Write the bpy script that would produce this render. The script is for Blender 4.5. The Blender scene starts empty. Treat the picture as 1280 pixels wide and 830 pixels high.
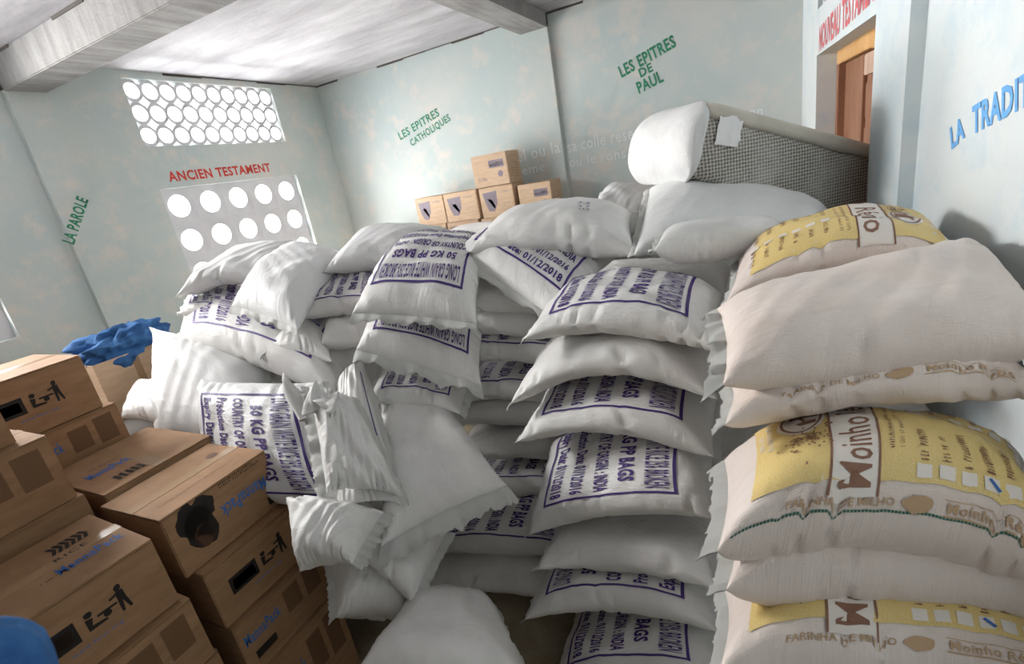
import bpy, bmesh, math, random
import numpy as np
from mathutils import Vector, Matrix, noise

# ------------------------------------------------------------------ camera
F = 620.0; CAMZ = 2.2
PITCH = math.radians(17.98); ROLL = math.radians(-10.18); YAW = math.radians(-28.08)
def _axes():
    cp, sp, cr, sr = math.cos(PITCH), math.sin(PITCH), math.cos(ROLL), math.sin(ROLL)
    f = np.array([0, cp, -sp]); rt = np.array([1, 0, 0.]); up = np.cross(rt, f)
    rt, up = cr*rt+sr*up, -sr*rt+cr*up
    c, s = math.cos(-YAW), math.sin(-YAW)
    Z = np.array([[c, -s, 0], [s, c, 0], [0, 0, 1]])
    return Z@f, Z@rt, Z@up
AF, AR, AU = _axes()
scene = bpy.context.scene
COL = scene.collection
cd = bpy.data.cameras.new('camera'); cam = bpy.data.objects.new('camera', cd); COL.objects.link(cam)
cd.sensor_width = 36; cd.lens = F/1280*36; cd.clip_start = .02; cd.clip_end = 100
cam.matrix_world = Matrix(((AR[0], AU[0], -AF[0], 0), (AR[1], AU[1], -AF[1], 0), (AR[2], AU[2], -AF[2], CAMZ), (0, 0, 0, 1)))
cd.dof.use_dof = True; cd.dof.focus_distance = 1.9; cd.dof.aperture_fstop = 4.0
scene.camera = cam
vs = scene.view_settings
vs.view_transform = 'Standard'; vs.look = 'None'; vs.gamma = 1; vs.use_curve_mapping = False
vs.exposure = 0.02
# ------------------------------------------------------------------ sky and daylight
w = bpy.data.worlds.new('sky'); scene.world = w; w.use_nodes = True
w.node_tree.nodes['Background'].inputs[0].default_value = (.93, .97, 1, 1)
w.node_tree.nodes['Background'].inputs[1].default_value = 3.5
def area(name, loc, rot, sx, sy, power, col=(1, .99, .97)):
    l = bpy.data.lights.new(name, 'AREA'); l.shape = 'RECTANGLE'; l.size = sx; l.size_y = sy; l.energy = power; l.color = col
    o = bpy.data.objects.new(name, l); COL.objects.link(o); o.location = loc; o.rotation_euler = rot; return o
XA, YB, CZ = -4.67, 5.03, 3.5
PI = math.pi
LX = (0, -PI/2, 0)
LU = (0, -PI/2-.6, 0)      # sunlit ground outside throws light upwards through the grilles
area('daylight_vent', (XA-.45, 3.56, 3.05), LU, .7, 1.7, 100)
area('daylight_window', (XA-.55, 3.56, 1.95), (0, -PI/2-.3, 0), 1.5, 1.8, 620)
area('daylight_window_near', (XA-.5, .75, 2.1), LX, 1.4, 1.5, 150)
area('added_vent_light', (XA-.45, .75, 3.35), (0, -PI/2+.35, 0), .7, 1.5, 620)  # unseen vent added so light from high up reaches the tops

# ------------------------------------------------------------------ projection helpers (photo pixel -> world at a real distance)
OC = np.array([0, 0, CAMZ])
def ray(px, py): return AF+AR*(px-640)/F+AU*(415-py)/F
def at(px, py, d): return OC+ray(px, py)*d
def hit(px, py, ax, val):
    r = ray(px, py); return OC+r*((val-OC[ax])/r[ax])
def onp(px, py, p0, dx, dy):
    n = np.array([-dy, dx, 0.]); r = ray(px, py); return OC+r*(((np.array(p0, float)-OC)@n)/(r@n))
CK = .08; CX0 = .73
def hitC(px, py, off=0): return onp(px, py, (CX0+off, 0, 0), -CK, 1)

# ------------------------------------------------------------------ materials
def mat(name, col, rough=.8, fn=None, spec=.3):
    m = bpy.data.materials.new(name); m.use_nodes = True; nt = m.node_tree; b = nt.nodes['Principled BSDF']
    b.inputs['Base Color'].default_value = (*col, 1); b.inputs['Roughness'].default_value = rough
    b.inputs['Specular IOR Level'].default_value = spec
    if fn: fn(nt, b)
    return m
def N(nt, t, **k):
    n = nt.nodes.new(t)
    for a, v in k.items():
        if a in n.inputs: n.inputs[a].default_value = v
        else: setattr(n, a, v)
    return n
def ramp(nt, fac, stops):
    r = nt.nodes.new('ShaderNodeValToRGB'); e = r.color_ramp.elements
    while len(e) < len(stops): e.new(.5)
    for i, (p, c) in enumerate(stops): e[i].position = p; e[i].color = (*c, 1)
    nt.links.new(fac, r.inputs[0]); return r.outputs[0]
def coords(nt, kind='Object', scale=(1, 1, 1)):
    t = nt.nodes.new('ShaderNodeTexCoord'); mp = nt.nodes.new('ShaderNodeMapping'); mp.inputs['Scale'].default_value = scale
    nt.links.new(t.outputs[kind], mp.inputs[0]); return mp.outputs[0]
def nz(nt, vec, scale, detail=4, rough=.55):
    n = N(nt, 'ShaderNodeTexNoise', Scale=scale, Detail=detail, Roughness=rough); nt.links.new(vec, n.inputs['Vector']); return n.outputs[0]
def bump(nt, b, h, strength=.3, dist=.01):
    bp = N(nt, 'ShaderNodeBump', Strength=strength, Distance=dist); nt.links.new(h, bp.inputs['Height'])
    nt.links.new(bp.outputs[0], b.inputs['Normal'])
def mix(nt, fac, a, b, mode='MIX'):
    m = nt.nodes.new('ShaderNodeMix'); m.data_type = 'RGBA'; m.blend_type = mode
    for s, v in ((0, fac), (6, a), (7, b)):
        if isinstance(v, (float, int)): m.inputs[s].default_value = v
        elif isinstance(v, tuple): m.inputs[s].default_value = (*v, 1)
        else: nt.links.new(v, m.inputs[s])
    return m.outputs[2]
def plaster(a, b_, c):
    def f(nt, b):
        v = coords(nt)
        n1 = nz(nt, v, .95, 6, .6); n2 = nz(nt, v, 4.5, 8, .7)
        col = mix(nt, ramp(nt, n1, [(.40, (0, 0, 0)), (.62, (1, 1, 1))]), a, b_)
        col = mix(nt, ramp(nt, n2, [(.50, (0, 0, 0)), (.64, (.8, .8, .8))]), col, c)
        nt.links.new(col, b.inputs['Base Color'])
        bump(nt, b, nz(nt, v, 30, 8, .7), .25, .01)
    return f
def streak(c1, c2, sc=(1, 1, 1), s=3, bs=.4, lo=.35, hi=.7):
    def f(nt, b):
        v = coords(nt, 'Object', sc)
        n = nz(nt, v, s, 8, .65)
        nt.links.new(ramp(nt, n, [(lo, c1), (hi, c2)]), b.inputs['Base Color'])
        bump(nt, b, nz(nt, coords(nt), 18, 8, .7), bs, .015)
    return f
M = {}
M['wall'] = mat('mint_plaster', (.5, .58, .55), .75, plaster((.56, .64, .63), (.67, .69, .66), (.74, .70, .65)))
M['wall_pale'] = mat('pale_blue_plaster', (.62, .68, .7), .75, plaster((.66, .72, .74), (.70, .74, .74), (.57, .67, .72)))
M['ceil'] = mat('bare_concrete_ceiling', (.5, .5, .5), .9, streak((.40, .39, .41), (.70, .69, .71), (.5, 2.2, 1), 1.6, .4))
M['beam'] = mat('board_marked_concrete', (.35, .34, .33), .9, streak((.24, .235, .225), (.44, .43, .42), (7, 1, 1), 1.5, .7))
M['conc'] = mat('grey_concrete', (.6, .6, .62), .85, streak((.66, .66, .69), (.78, .78, .80), (1, 1, 1), 3, .3))
M['floor'] = mat('dusty_floor', (.45, .4, .3), .85, streak((.24, .18, .11), (.44, .38, .27), (1, 1, 1), 4, .4))
M['dim'] = mat('low_bounce_grey_brown', (.22, .2, .18), .9, streak((.18, .165, .15), (.28, .26, .24), (1, 1, 1), 2, .4))  # tone of the unseen rear wall, darkened to cut bounced light
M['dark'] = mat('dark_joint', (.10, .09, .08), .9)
def fabric(c1, c2, st):
    def f(nt, b):
        uv = coords(nt, 'UV', (1, 1, 1))
        n = nz(nt, uv, 5, 6, .6)
        nt.links.new(ramp(nt, n, [(.3, c1), (.7, c2)]), b.inputs['Base Color'])
        a = nz(nt, coords(nt, 'UV', (360, 26, 1)), 1, 3, .6); c = nz(nt, coords(nt, 'UV', (26, 360, 1)), 1, 3, .6)
        m = nt.nodes.new('ShaderNodeMath'); m.operation = 'ADD'; nt.links.new(a, m.inputs[0]); nt.links.new(c, m.inputs[1])
        fine = N(nt, 'ShaderNodeBump', Strength=st, Distance=.0022); nt.links.new(m.outputs[0], fine.inputs['Height'])
        d = N(nt, 'ShaderNodeTexNoise', Scale=5.5, Detail=5.0, Roughness=.55, Distortion=1.6); nt.links.new(coords(nt, 'UV', (1, 2.2, 1)), d.inputs['Vector'])
        big = N(nt, 'ShaderNodeBump', Strength=.32, Distance=.02); nt.links.new(d.outputs[0], big.inputs['Height']); nt.links.new(fine.outputs[0], big.inputs['Normal'])
        nt.links.new(big.outputs[0], b.inputs['Normal'])
        b.inputs['Sheen Weight'].default_value = .1
    return f
M['rice'] = mat('white_woven_plastic', (.74, .73, .70), .5, fabric((.70, .685, .665), (.83, .82, .80), .5), .35)
M['rice_clean'] = mat('bright_white_woven_plastic', (.8, .8, .79), .45, fabric((.72, .72, .715), (.82, .82, .815), .45), .4)
M['beige'] = mat('beige_woven_plastic', (.76, .68, .62), .5, fabric((.74, .63, .565), (.85, .755, .70), .65), .35)
M['hem'] = mat('frayed_white_hem', (.8, .8, .77), .6, fabric((.70, .70, .66), (.84, .84, .81), .9))
M['purple'] = mat('purple_ink', (.075, .04, .19), .55)
M['violet'] = mat('dark_blue_pen_ink', (.06, .06, .18), .6)
def yellowf(nt, b):
    uv = coords(nt, 'UV', (420, 420, 1)); n = nz(nt, uv, 1, 2, .5)
    nt.links.new(ramp(nt, n, [(.38, (.74, .50, .13)), (.6, (.80, .66, .34))]), b.inputs['Base Color']); bump(nt, b, n, .35, .001)
M['yellow'] = mat('woven_yellow_print', (.75, .52, .16), .5, yellowf)
M['brown'] = mat('brown_print', (.26, .13, .085), .6)
M['palebrown'] = mat('faded_brown_print', (.52, .35, .21), .6)
M['cream'] = mat('cream_print', (.80, .74, .68), .5)
M['green_thread'] = mat('green_thread', (.05, .16, .12), .7)
def cardf(c1, c2):
    def f(nt, b):
        n = nz(nt, coords(nt, 'Object', (2, 2, 9)), 4, 6, .6)
        nt.links.new(ramp(nt, n, [(.3, c1), (.7, c2)]), b.inputs['Base Color'])
        wv = N(nt, 'ShaderNodeTexWave', Scale=60, Distortion=1.); nt.links.new(coords(nt), wv.inputs[0]); bump(nt, b, wv.outputs[0], .06, .001)
    return f
M['card'] = mat('brown_cardboard', (.42, .26, .15), .75, cardf((.27, .15, .075), (.37, .215, .115)))
M['card_light'] = mat('pale_cardboard', (.62, .45, .3), .7, cardf((.56, .39, .25), (.68, .50, .35)))
M['tape'] = mat('clear_packing_tape', (.40, .26, .15), .2, None, .6)
M['ink'] = mat('black_ink', (.018, .014, .012), .6)
M['inkbrown'] = mat('dark_brown_ink', (.12, .06, .035), .6)
M['inkblue'] = mat('blue_ink', (.05, .15, .42), .6)
M['shade_ink'] = mat('faint_brown_ink', (.17, .09, .045), .7)
M['inkgrey'] = mat('violet_grey_ink', (.27, .23, .27), .6)
M['red'] = mat('red_wall_paint', (.62, .06, .04), .6); M['redpale'] = mat('faded_red_wall_paint', (.68, .16, .18), .6)
M['green'] = mat('green_wall_paint', (.04, .25, .14), .6); M['blue'] = mat('blue_wall_paint', (.16, .42, .80), .6)
M['white'] = mat('chalk_white_paint', (.80, .84, .84), .7)
M['wood'] = mat('brown_stained_wood', (.3, .13, .07), .5, streak((.25, .115, .065), (.40, .20, .12), (1, 6, .6), 4, .2))
M['wood_light'] = mat('raw_orange_timber', (.7, .4, .16), .6, streak((.6, .32, .12), (.78, .48, .22), (3, 1, 1), 5, .2))
M['wood_lit'] = mat('lit_brown_wood', (.6, .42, .32), .6, streak((.5, .33, .24), (.68, .5, .4), (1, 6, .6), 4, .2))  # door wood lightened: light painted onto one stile and the top rail
M['denim'] = mat('blue_cloth', (.03, .12, .34), .8, streak((.02, .09, .27), (.07, .21, .46), (1, 1, 1), 8, .3))
def meshf(nt, b):
    uv = coords(nt, 'UV', (1, 1, 1))
    v = N(nt, 'ShaderNodeTexVoronoi', Scale=62.0, Randomness=.12); nt.links.new(uv, v.inputs['Vector'])
    n = nz(nt, uv, 4, 5, .6)
    base = ramp(nt, v.outputs[0], [(.30, (.17, .16, .14)), (.52, (.56, .53, .48))])
    col = mix(nt, ramp(nt, n, [(.45, (0, 0, 0)), (.75, (.45, .45, .45))]), base, (.62, .61, .58))
    nt.links.new(col, b.inputs['Base Color']); bump(nt, b, v.outputs[0], .5, .004)
M['spacer'] = mat('grey_spacer_mesh_fabric', (.4, .38, .33), .8, meshf)
M['mattop'] = mat('beige_mattress_top', (.62, .58, .50), .8, streak((.55, .51, .44), (.68, .64, .56), (1, 1, 1), 5, .2))
M['foam'] = mat('white_foam_wrap', (.88, .88, .87), .6, streak((.68, .68, .68), (.77, .77, .76), (1, 1, 1), 10, .5))
M['paper'] = mat('white_paper', (.85, .84, .84), .6)

# ------------------------------------------------------------------ object helpers
def tag(o, label=None, cat=None, group=None, kind=None):
    if label: o['label'] = label
    if cat: o['category'] = cat
    if group: o['group'] = group
    if kind: o['kind'] = kind
    return o
def link(name, me, m=None, parent=None, smooth=False):
    o = bpy.data.objects.new(name, me); COL.objects.link(o)
    if m is not None:
        me.materials.clear()
        for q in (m if isinstance(m, (list, tuple)) else [m]): me.materials.append(q)
    if smooth: me.shade_smooth()
    if parent: o.parent = parent
    return o
def empty(name, loc=(0, 0, 0), rz=0):
    o = bpy.data.objects.new(name, None); COL.objects.link(o); o.location = loc; o.rotation_euler = (0, 0, rz); o.empty_display_size = .05; return o
def mesh(name, vs_, fs):
    me = bpy.data.meshes.new(name); me.from_pydata([tuple(map(float, v)) for v in vs_], [], fs); me.update(); return me
def boxes(bs, bevel=0):
    """bs: list of (x0,x1,y0,y1,z0,z1) joined"""
    vs_, fs = [], []
    for x0, x1, y0, y1, z0, z1 in bs:
        k = len(vs_)
        vs_ += [(x0, y0, z0), (x1, y0, z0), (x1, y1, z0), (x0, y1, z0), (x0, y0, z1), (x1, y0, z1), (x1, y1, z1), (x0, y1, z1)]
        fs += [tuple(k+i for i in q) for q in ((0, 3, 2, 1), (4, 5, 6, 7), (0, 1, 5, 4), (1, 2, 6, 5), (2, 3, 7, 6), (3, 0, 4, 7))]
    me = mesh('m', vs_, fs)
    if bevel:
        bm = bmesh.new(); bm.from_mesh(me); bmesh.ops.bevel(bm, geom=bm.edges[:], offset=bevel, segments=2, affect='EDGES'); bm.to_mesh(me); bm.free()
    return me
def wall_cells(fn, us, vs2, holes, t0, t1):
    """slab with rectangular holes in (u,v); fn(u,v,t)->xyz ; one mesh"""
    us = sorted(set(us+[h[i] for h in holes for i in (0, 1)])); vs2 = sorted(set(vs2+[h[i] for h in holes for i in (2, 3)]))
    V, Fc, idx = [], [], {}
    def vid(i, j, t):
        k = (i, j, t)
        if k not in idx: idx[k] = len(V); V.append(fn(us[i], vs2[j], (t0, t1)[t]))
        return idx[k]
    def solid(i, j):
        if i < 0 or j < 0 or i >= len(us)-1 or j >= len(vs2)-1: return False
        u, v = (us[i]+us[i+1])/2, (vs2[j]+vs2[j+1])/2
        return not any(h[0] < u < h[1] and h[2] < v < h[3] for h in holes)
    for i in range(len(us)-1):
        for j in range(len(vs2)-1):
            if not solid(i, j): continue
            Fc.append((vid(i, j, 0), vid(i+1, j, 0), vid(i+1, j+1, 0), vid(i, j+1, 0)))
            Fc.append((vid(i, j, 1), vid(i, j+1, 1), vid(i+1, j+1, 1), vid(i+1, j, 1)))
            for (di, dj, a, b) in ((-1, 0, (i, j), (i, j+1)), (1, 0, (i+1, j+1), (i+1, j)), (0, -1, (i+1, j), (i, j)), (0, 1, (i, j+1), (i+1, j+1))):
                if not solid(i+di, j+dj): Fc.append((vid(*a, 0), vid(*b, 0), vid(*b, 1), vid(*a, 1)))
    me = mesh('wall', V, Fc)
    bm = bmesh.new(); bm.from_mesh(me); bmesh.ops.recalc_face_normals(bm, faces=bm.faces); bm.to_mesh(me); bm.free()
    return me
_tc = {}
def text_geo(s, sx=1., bold=0.0, shear=0.0):
    """flat triangles of a text, normalised to x 0..1 (times sx), y 0..1"""
    key = (s, bold, shear)
    if key in _tc: return _tc[key]
    c = bpy.data.curves.new('t', 'FONT'); c.body = s; c.offset = bold; c.shear = shear; c.resolution_u = 2; c.space_character = 1.08
    o = bpy.data.objects.new('t', c); COL.objects.link(o); bpy.context.view_layer.update()
    dg = bpy.context.evaluated_depsgraph_get(); me = bpy.data.meshes.new_from_object(o.evaluated_get(dg))
    v = np.array([p.co[:] for p in me.vertices]); fs = [tuple(p.vertices) for p in me.polygons]
    bpy.data.objects.remove(o); bpy.data.curves.remove(c); bpy.data.meshes.remove(me)
    x0, x1 = v[:, 0].min(), v[:, 0].max()
    out = v[:, :2].copy(); out[:, 0] = (out[:, 0]-x0)/(x1-x0); out[:, 1] = out[:, 1]/.73
    _tc[key] = (out, fs); return _tc[key]
class Flat:
    """collects flat ink shapes in 2-D"""
    def __init__(s): s.v = []; s.f = []
    def add(s, pts, fs):
        k = len(s.v); s.v += [tuple(p) for p in pts]; s.f += [tuple(k+i for i in q) for q in fs]; return s
    def rect(s, x0, y0, x1, y1): return s.add([(x0, y0), (x1, y0), (x1, y1), (x0, y1)], [(0, 1, 2, 3)])
    def frame(s, x0, y0, x1, y1, t):
        s.rect(x0, y0, x1, y0+t); s.rect(x0, y1-t, x1, y1); s.rect(x0, y0+t, x0+t, y1-t); return s.rect(x1-t, y0+t, x1, y1-t)
    def text(s, str_, x, y, wd, h, ang=0., bold=.0):
        p, fs = text_geo(str_, 1, bold); c, sn = math.cos(ang), math.sin(ang)
        q = [(x+a*wd*c-b*h*sn, y+a*wd*sn+b*h*c) for a, b in p]; return s.add(q, fs)
    def blob(s, x, y, rx, ry, n=14, seed=0, jag=.15):
        r = random.Random(seed); pts = []
        for i in range(n):
            a = 2*PI*i/n; k = 1+r.uniform(-jag, jag); pts.append((x+rx*k*math.cos(a), y+ry*k*math.sin(a)))
        return s.add(pts, [tuple(range(n))])
    def scribble(s, x, y, wd, h, n, seed, ang=0):
        """illegible small words: rows of short upright strokes"""
        r = random.Random(seed); c, sn = math.cos(ang), math.sin(ang); u = wd/n
        for i in range(n):
            if r.random() < .12: continue
            a0 = i*u; a1 = a0+u*r.uniform(.3, .65); hh = h*r.uniform(.7, 1)
            for (p0, q0, p1, q1) in ((a0, 0, a0+u*.25, hh), (a0, r.choice([0, hh*.4, hh*.8]), a1, r.choice([0, hh*.4, hh*.8])+h*.18)):
                qq = [(p0, min(q0, q1)), (p1, min(q0, q1)), (p1, max(q0, q1)), (p0, max(q0, q1))]
                s.add([(x+a*c-b*sn, y+a*sn+b*c) for a, b in qq], [(0, 1, 2, 3)])
        return s
    def cut(s, n=26):
        """bisect on a grid so that it can follow a curved surface"""
        bm = bmesh.new(); vv = [bm.verts.new((a, b, 0)) for a, b in s.v]
        for q in s.f:
            try: bm.faces.new([vv[i] for i in q])
            except ValueError: pass
        P = np.array(s.v); (x0, y0), (x1, y1) = P.min(0), P.max(0)
        for ax, lo, hi in ((0, x0, x1), (1, y0, y1)):
            st = 2.0/n; g = math.ceil(lo/st)*st+.0007
            while g < hi:
                co = [0, 0, 0]; no = [0, 0, 0]; co[ax] = g; no[ax] = 1
                bmesh.ops.bisect_plane(bm, geom=bm.verts[:]+bm.edges[:]+bm.faces[:], plane_co=co, plane_no=no, dist=1e-6)
                g += st
        bm.verts.index_update()
        s.v = [(v.co.x, v.co.y) for v in bm.verts]; s.f = [tuple(v.index for v in f.verts) for f in bm.faces]; bm.free(); return s
    def place(s, name, O, X, Y, m, parent=None, off=.0012):
        O, X, Y = (np.array(t, float) for t in (O, X, Y)); n = np.cross(X, Y); n /= np.linalg.norm(n)
        # thin raised film of paint
        V = [O+X*a+Y*b+n*off for a, b in s.v]
        return link(name, mesh(name, V, s.f), m, parent)

# ------------------------------------------------------------------ setting
st = lambda o: tag(o, kind='structure')
floor = st(link('floor', boxes([(XA-.3, 1.3, -4.2, YB+.3, -.1, 0)]), M['floor']))
ceil = st(link('ceiling', boxes([(XA-.3, 1.3, -4.2, YB+.3, CZ, CZ+.15)]), M['ceil']))
# wall A (left in the photograph) with grille openings
V0 = hit(152, 101, 0, XA); V1 = hit(354, 174, 0, XA); W0 = hit(195, 238, 0, XA); W1 = hit(371, 217, 0, XA)
vy0, vy1, vz0, vz1 = 2.81, 4.31, 2.90, 3.44
wy0, wy1, wz1 = 2.79, 4.32, 2.545; wz0 = wz1-1.56
n3 = hit(25, 421, 0, XA); ny1 = float(n3[1]); nz0 = float(n3[2]); ny0 = ny1-1.56; nz1 = nz0+1.3
ry1, ry0 = ny0-.5, ny0-1.75
holes = [(vy0, vy1, vz0, vz1), (wy0, wy1, wz0, wz1), (ny0, ny1, nz0, nz1), (ny0, ny1, vz0, vz1)]
st(link('wall_left', wall_cells(lambda u, v, t: (t, u, v), [-4.2, YB+.3], [0, CZ], holes, XA, XA-.2), M['wall']))
st(link('trim_1', boxes([(XA, XA+.05, 1.99, 2.24, 0, CZ)]), M['wall']))           # shallow pilaster
st(link('trim_2', boxes([(XA, .6, 1.99, 2.24, 3.285, CZ)], .006), M['beam']))     # ceiling beam
sx = float(hit(683, 30, 1, YB-.05)[0]); bz = float(hit(681, 34, 1, YB-.05)[2]); bx0 = float(hit(652, 43, 1, YB)[0])
st(link('wall_back', boxes([(XA, sx, YB-.045, YB+.2, 0, CZ), (sx, 1.2, YB, YB+.2, 0, CZ)]), M['wall']))
st(link('trim_3', boxes([(bx0, sx, 2.24, YB, bz, CZ)], .006), M['beam']))
def crack(y_or_x, kind, a, b):
    r = random.Random(5); bs = []; x = a
    while x < b:
        L = r.uniform(.1, .5)
        t = r.uniform(.008, .02)
        if r.random() < .85:
            bs.append((x, min(b, x+L), y_or_x-.006, y_or_x+.004, CZ-t, CZ+.002) if kind == 'x' else (y_or_x-.004, y_or_x+.006, x, min(b, x+L), CZ-t, CZ+.002))
        x += L
    return boxes(bs)
st(link('trim_4', crack(YB-.045, 'x', XA, bx0), M['dark'])); st(link('trim_5', crack(XA, 'y', 2.24, YB), M['dark']))
st(link('trim_6', crack(1.99, 'x', XA, .6), M['dark'])); st(link('trim_7', crack(YB, 'x', sx, .3), M['dark']))
# behind the camera
st(link('wall_front', wall_cells(lambda u, v, t: (u, t, v), [XA-.2, 1.7], [0, CZ], [], -4, -4.2), M['dim']))
# right wall, local frame along the slanted line: s = distance along, o = outwards
tl = np.array([-CK, 1, 0])/math.hypot(CK, 1); ol = np.array([1, CK, 0])/math.hypot(CK, 1)
def C3(s, z, o=0): return np.array([CX0, 0, 0])+tl*s+ol*o+np.array([0, 0, z])
def sC(p): return float((p-np.array([CX0, 0, 0]))@tl)
s_col = sC(hitC(1139, 0)); s_d0 = sC(hitC(1091, 100)); s_d1 = sC(hitC(1021, 73)); zd = float((hitC(1094, 13)[2]+hitC(1021, 73)[2])/2)
tb = hitC(1033, 0); zt = float(tb[2])
st(link('wall_right', wall_cells(lambda u, v, t: C3(u, v, t), [s_col, 5.4], [0, CZ], [(s_d0, s_d1, 0, zd), (s_d0, s_d1, zt, zt+.35)], 0, .3), M['wall_pale']))
st(link('wall_side', wall_cells(lambda u, v, t: C3(u, v, t), [-4.2, s_col], [0, CZ], [], .055, .3), M['wall_pale']))
# transom vent above the door
vt = empty('window_4', C3((s_d0+s_d1)/2, zt, .15)); st(vt)
nb = 9
for i in range(nb):
    a = s_d0+(s_d1-s_d0)*(i+.5)/nb
    q = [C3(a+da, zt+dz, o) for da, dz, o in ((-.03, 0, .02), (.03, 0, .02), (.03, 0, .2), (-.03, 0, .2), (-.03, .35, .02), (.03, .35, .02), (.03, .35, .2), (-.03, .35, .2))]
    q = [p-np.array(vt.location) for p in q]
    link('concrete_slat', mesh('s', q, [(0, 3, 2, 1), (4, 5, 6, 7), (0, 1, 5, 4), (1, 2, 6, 5), (2, 3, 7, 6), (3, 0, 4, 7)]), M['conc'], vt)
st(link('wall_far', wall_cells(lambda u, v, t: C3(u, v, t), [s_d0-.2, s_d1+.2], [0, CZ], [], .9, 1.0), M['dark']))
# door 1
dr = empty('door_1', C3(s_d0, 0, 0)); st(dr)
def cbox(name, s0, s1, z0, z1, o0, o1, m, par, bev=.004):
    q = [C3(s, z, o)-np.array(par.location) for z in (z0, z1) for s, o in ((s0, o0), (s1, o0), (s1, o1), (s0, o1))]
    me = mesh(name, q, [(0, 3, 2, 1), (4, 5, 6, 7), (0, 1, 5, 4), (1, 2, 6, 5), (2, 3, 7, 6), (3, 0, 4, 7)])
    bm = bmesh.new(); bm.from_mesh(me); bmesh.ops.recalc_face_normals(bm, faces=bm.faces)
    if bev: bmesh.ops.bevel(bm, geom=bm.edges[:], offset=bev, segments=2, affect='EDGES')
    bm.to_mesh(me); bm.free(); return link(name, me, m, par)
cbox('door_frame', s_d0, s_d1, zd-.085, zd-.0, .12, .2, M['wood_light'], dr)
cbox('frame_block', s_d0+.42, s_d0+.5, zd-.1, zd-.05, .105, .125, M['wood_light'], dr)
cbox('door_frame', s_d1-.07, s_d1, 0, zd-.085, .12, .2, M['wood'], dr)
cbox('door_frame', s_d0, s_d0+.05, 0, zd-.085, .12, .2, M['wood'], dr)
lf0, lf1 = s_d0+.055, s_d1-.45
cbox('side_panel', lf1, s_d1-.07, 0, zd-.09, .16, .19, M['wood'], dr)
cbox('door_leaf', lf0, lf1, 0, zd-.09, .175, .205, M['wood'], dr, 0)
cbox('stile', lf0, lf0+.11, 0, zd-.09, .155, .175, M['wood_lit'], dr)
cbox('stile', lf1-.09, lf1, 0, zd-.09, .155, .175, M['wood'], dr)
for z0_, z1_ in ((zd-.21, zd-.095), (1.35, 1.5), (0, .25)): cbox('rail', lf0+.11, lf1-.09, z0_, z1_, .155, .175, M['wood_lit'] if z0_ > 2 else M['wood'], dr)
cbox('raised_panel', lf0+.15, lf1-.13, 1.55, zd-.50, .16, .175, M['wood'], dr, .006)
cbox('raised_panel', lf0+.15, lf1-.13, zd-.45, zd-.25, .16, .175, M['wood'], dr, .006)
cbox('raised_panel', lf0+.15, lf1-.13, .3, 1.3, .16, .175, M['wood'], dr, .006)

# grille blocks
def block_mesh(wd, ht, th, R, corner=0, n=24):
    """rectangular concrete block pierced by a round hole; corner>0 adds quarter holes at the corners"""
    def outer(a):
        c, s = math.cos(a), math.sin(a); k = min(wd/2/abs(c) if abs(c) > 1e-6 else 9, ht/2/abs(s) if abs(s) > 1e-6 else 9); return k*c, k*s
    angs = [2*PI*i/n for i in range(n)]
    ca = math.atan2(ht, wd); angs = sorted(set([round(a, 6) for a in angs]+[round(x, 6) for x in (ca, PI-ca, PI+ca, 2*PI-ca)]))
    def outp(a):
        x, y = outer(a)
        if corner:
            for sx_ in (1, -1):
                for sy_ in (1, -1):
                    cx, cy = sx_*wd/2, sy_*ht/2; d = math.hypot(x-cx, y-cy)
                    if d < corner:      # pull in onto the quarter circle
                        vx, vy = -cx, -cy
                        if d < 1e-6: L = math.hypot(vx, vy); return cx+vx/L*corner, cy+vy/L*corner
                        dx, dy = (x-cx)/d*.6-math.copysign(.4, cx)*1, (y-cy)/d*.6-math.copysign(.4, cy)*1
                        L = math.hypot(dx, dy)
                        return cx+dx/L*corner, cy+dy/L*corner
        return x, y
    V, Fc = [], []
    for z in (0, -th):
        for a in angs: V.append((z, R*math.cos(a), R*math.sin(a)))
        for a in angs: x, y = outp(a); V.append((z, x, y))
    k = len(angs)
    for i in range(k):
        j = (i+1) % k
        Fc += [(i, j, k+j, k+i), (2*k+j, 2*k+i, 3*k+i, 3*k+j), (i, 2*k+i, 2*k+j, j), (k+j, 3*k+j, 3*k+i, k+i)]
    me = mesh('concrete_block', V, Fc); bm = bmesh.new(); bm.from_mesh(me); bmesh.ops.recalc_face_normals(bm, faces=bm.faces); bm.to_mesh(me); bm.free()
    me.materials.append(M['conc']); return me
def grille(name, y0, y1, z0, z1, nc, nr, R, corner, th=.1, gap=.004, set_in=.0):
    p = empty(name, (XA, (y0+y1)/2, z0)); st(p)
    wd, ht = (y1-y0)/nc, (z1-z0)/nr
    me = block_mesh(wd-gap, ht-gap, th, R, corner)
    for r in range(nr):
        for c in range(nc):
            o = bpy.data.objects.new('concrete_block', me); COL.objects.link(o); o.parent = p
            o.location = (-set_in, y0+wd*(c+.5)-(y0+y1)/2, ht*(r+.5))
    return p
g1 = grille('window_2', vy0, vy1, vz0, vz1, 10, 3, .062, .031, .09, .0006, .03)
g2 = grille('window_1', wy0, wy1, wz0, wz1, 5, 5, .098, 0, .07, .0004, .055)
g5 = grille('added_vent', ny0, ny1, vz0, vz1, 10, 3, .066, .031, .05, .0006, .03)  # grille of the added, unseen vent over the near window
g3 = grille('window_3', ny0, ny1, nz0, nz1, 5, 4, .10, 0, .07, .0004, .06)

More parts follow.
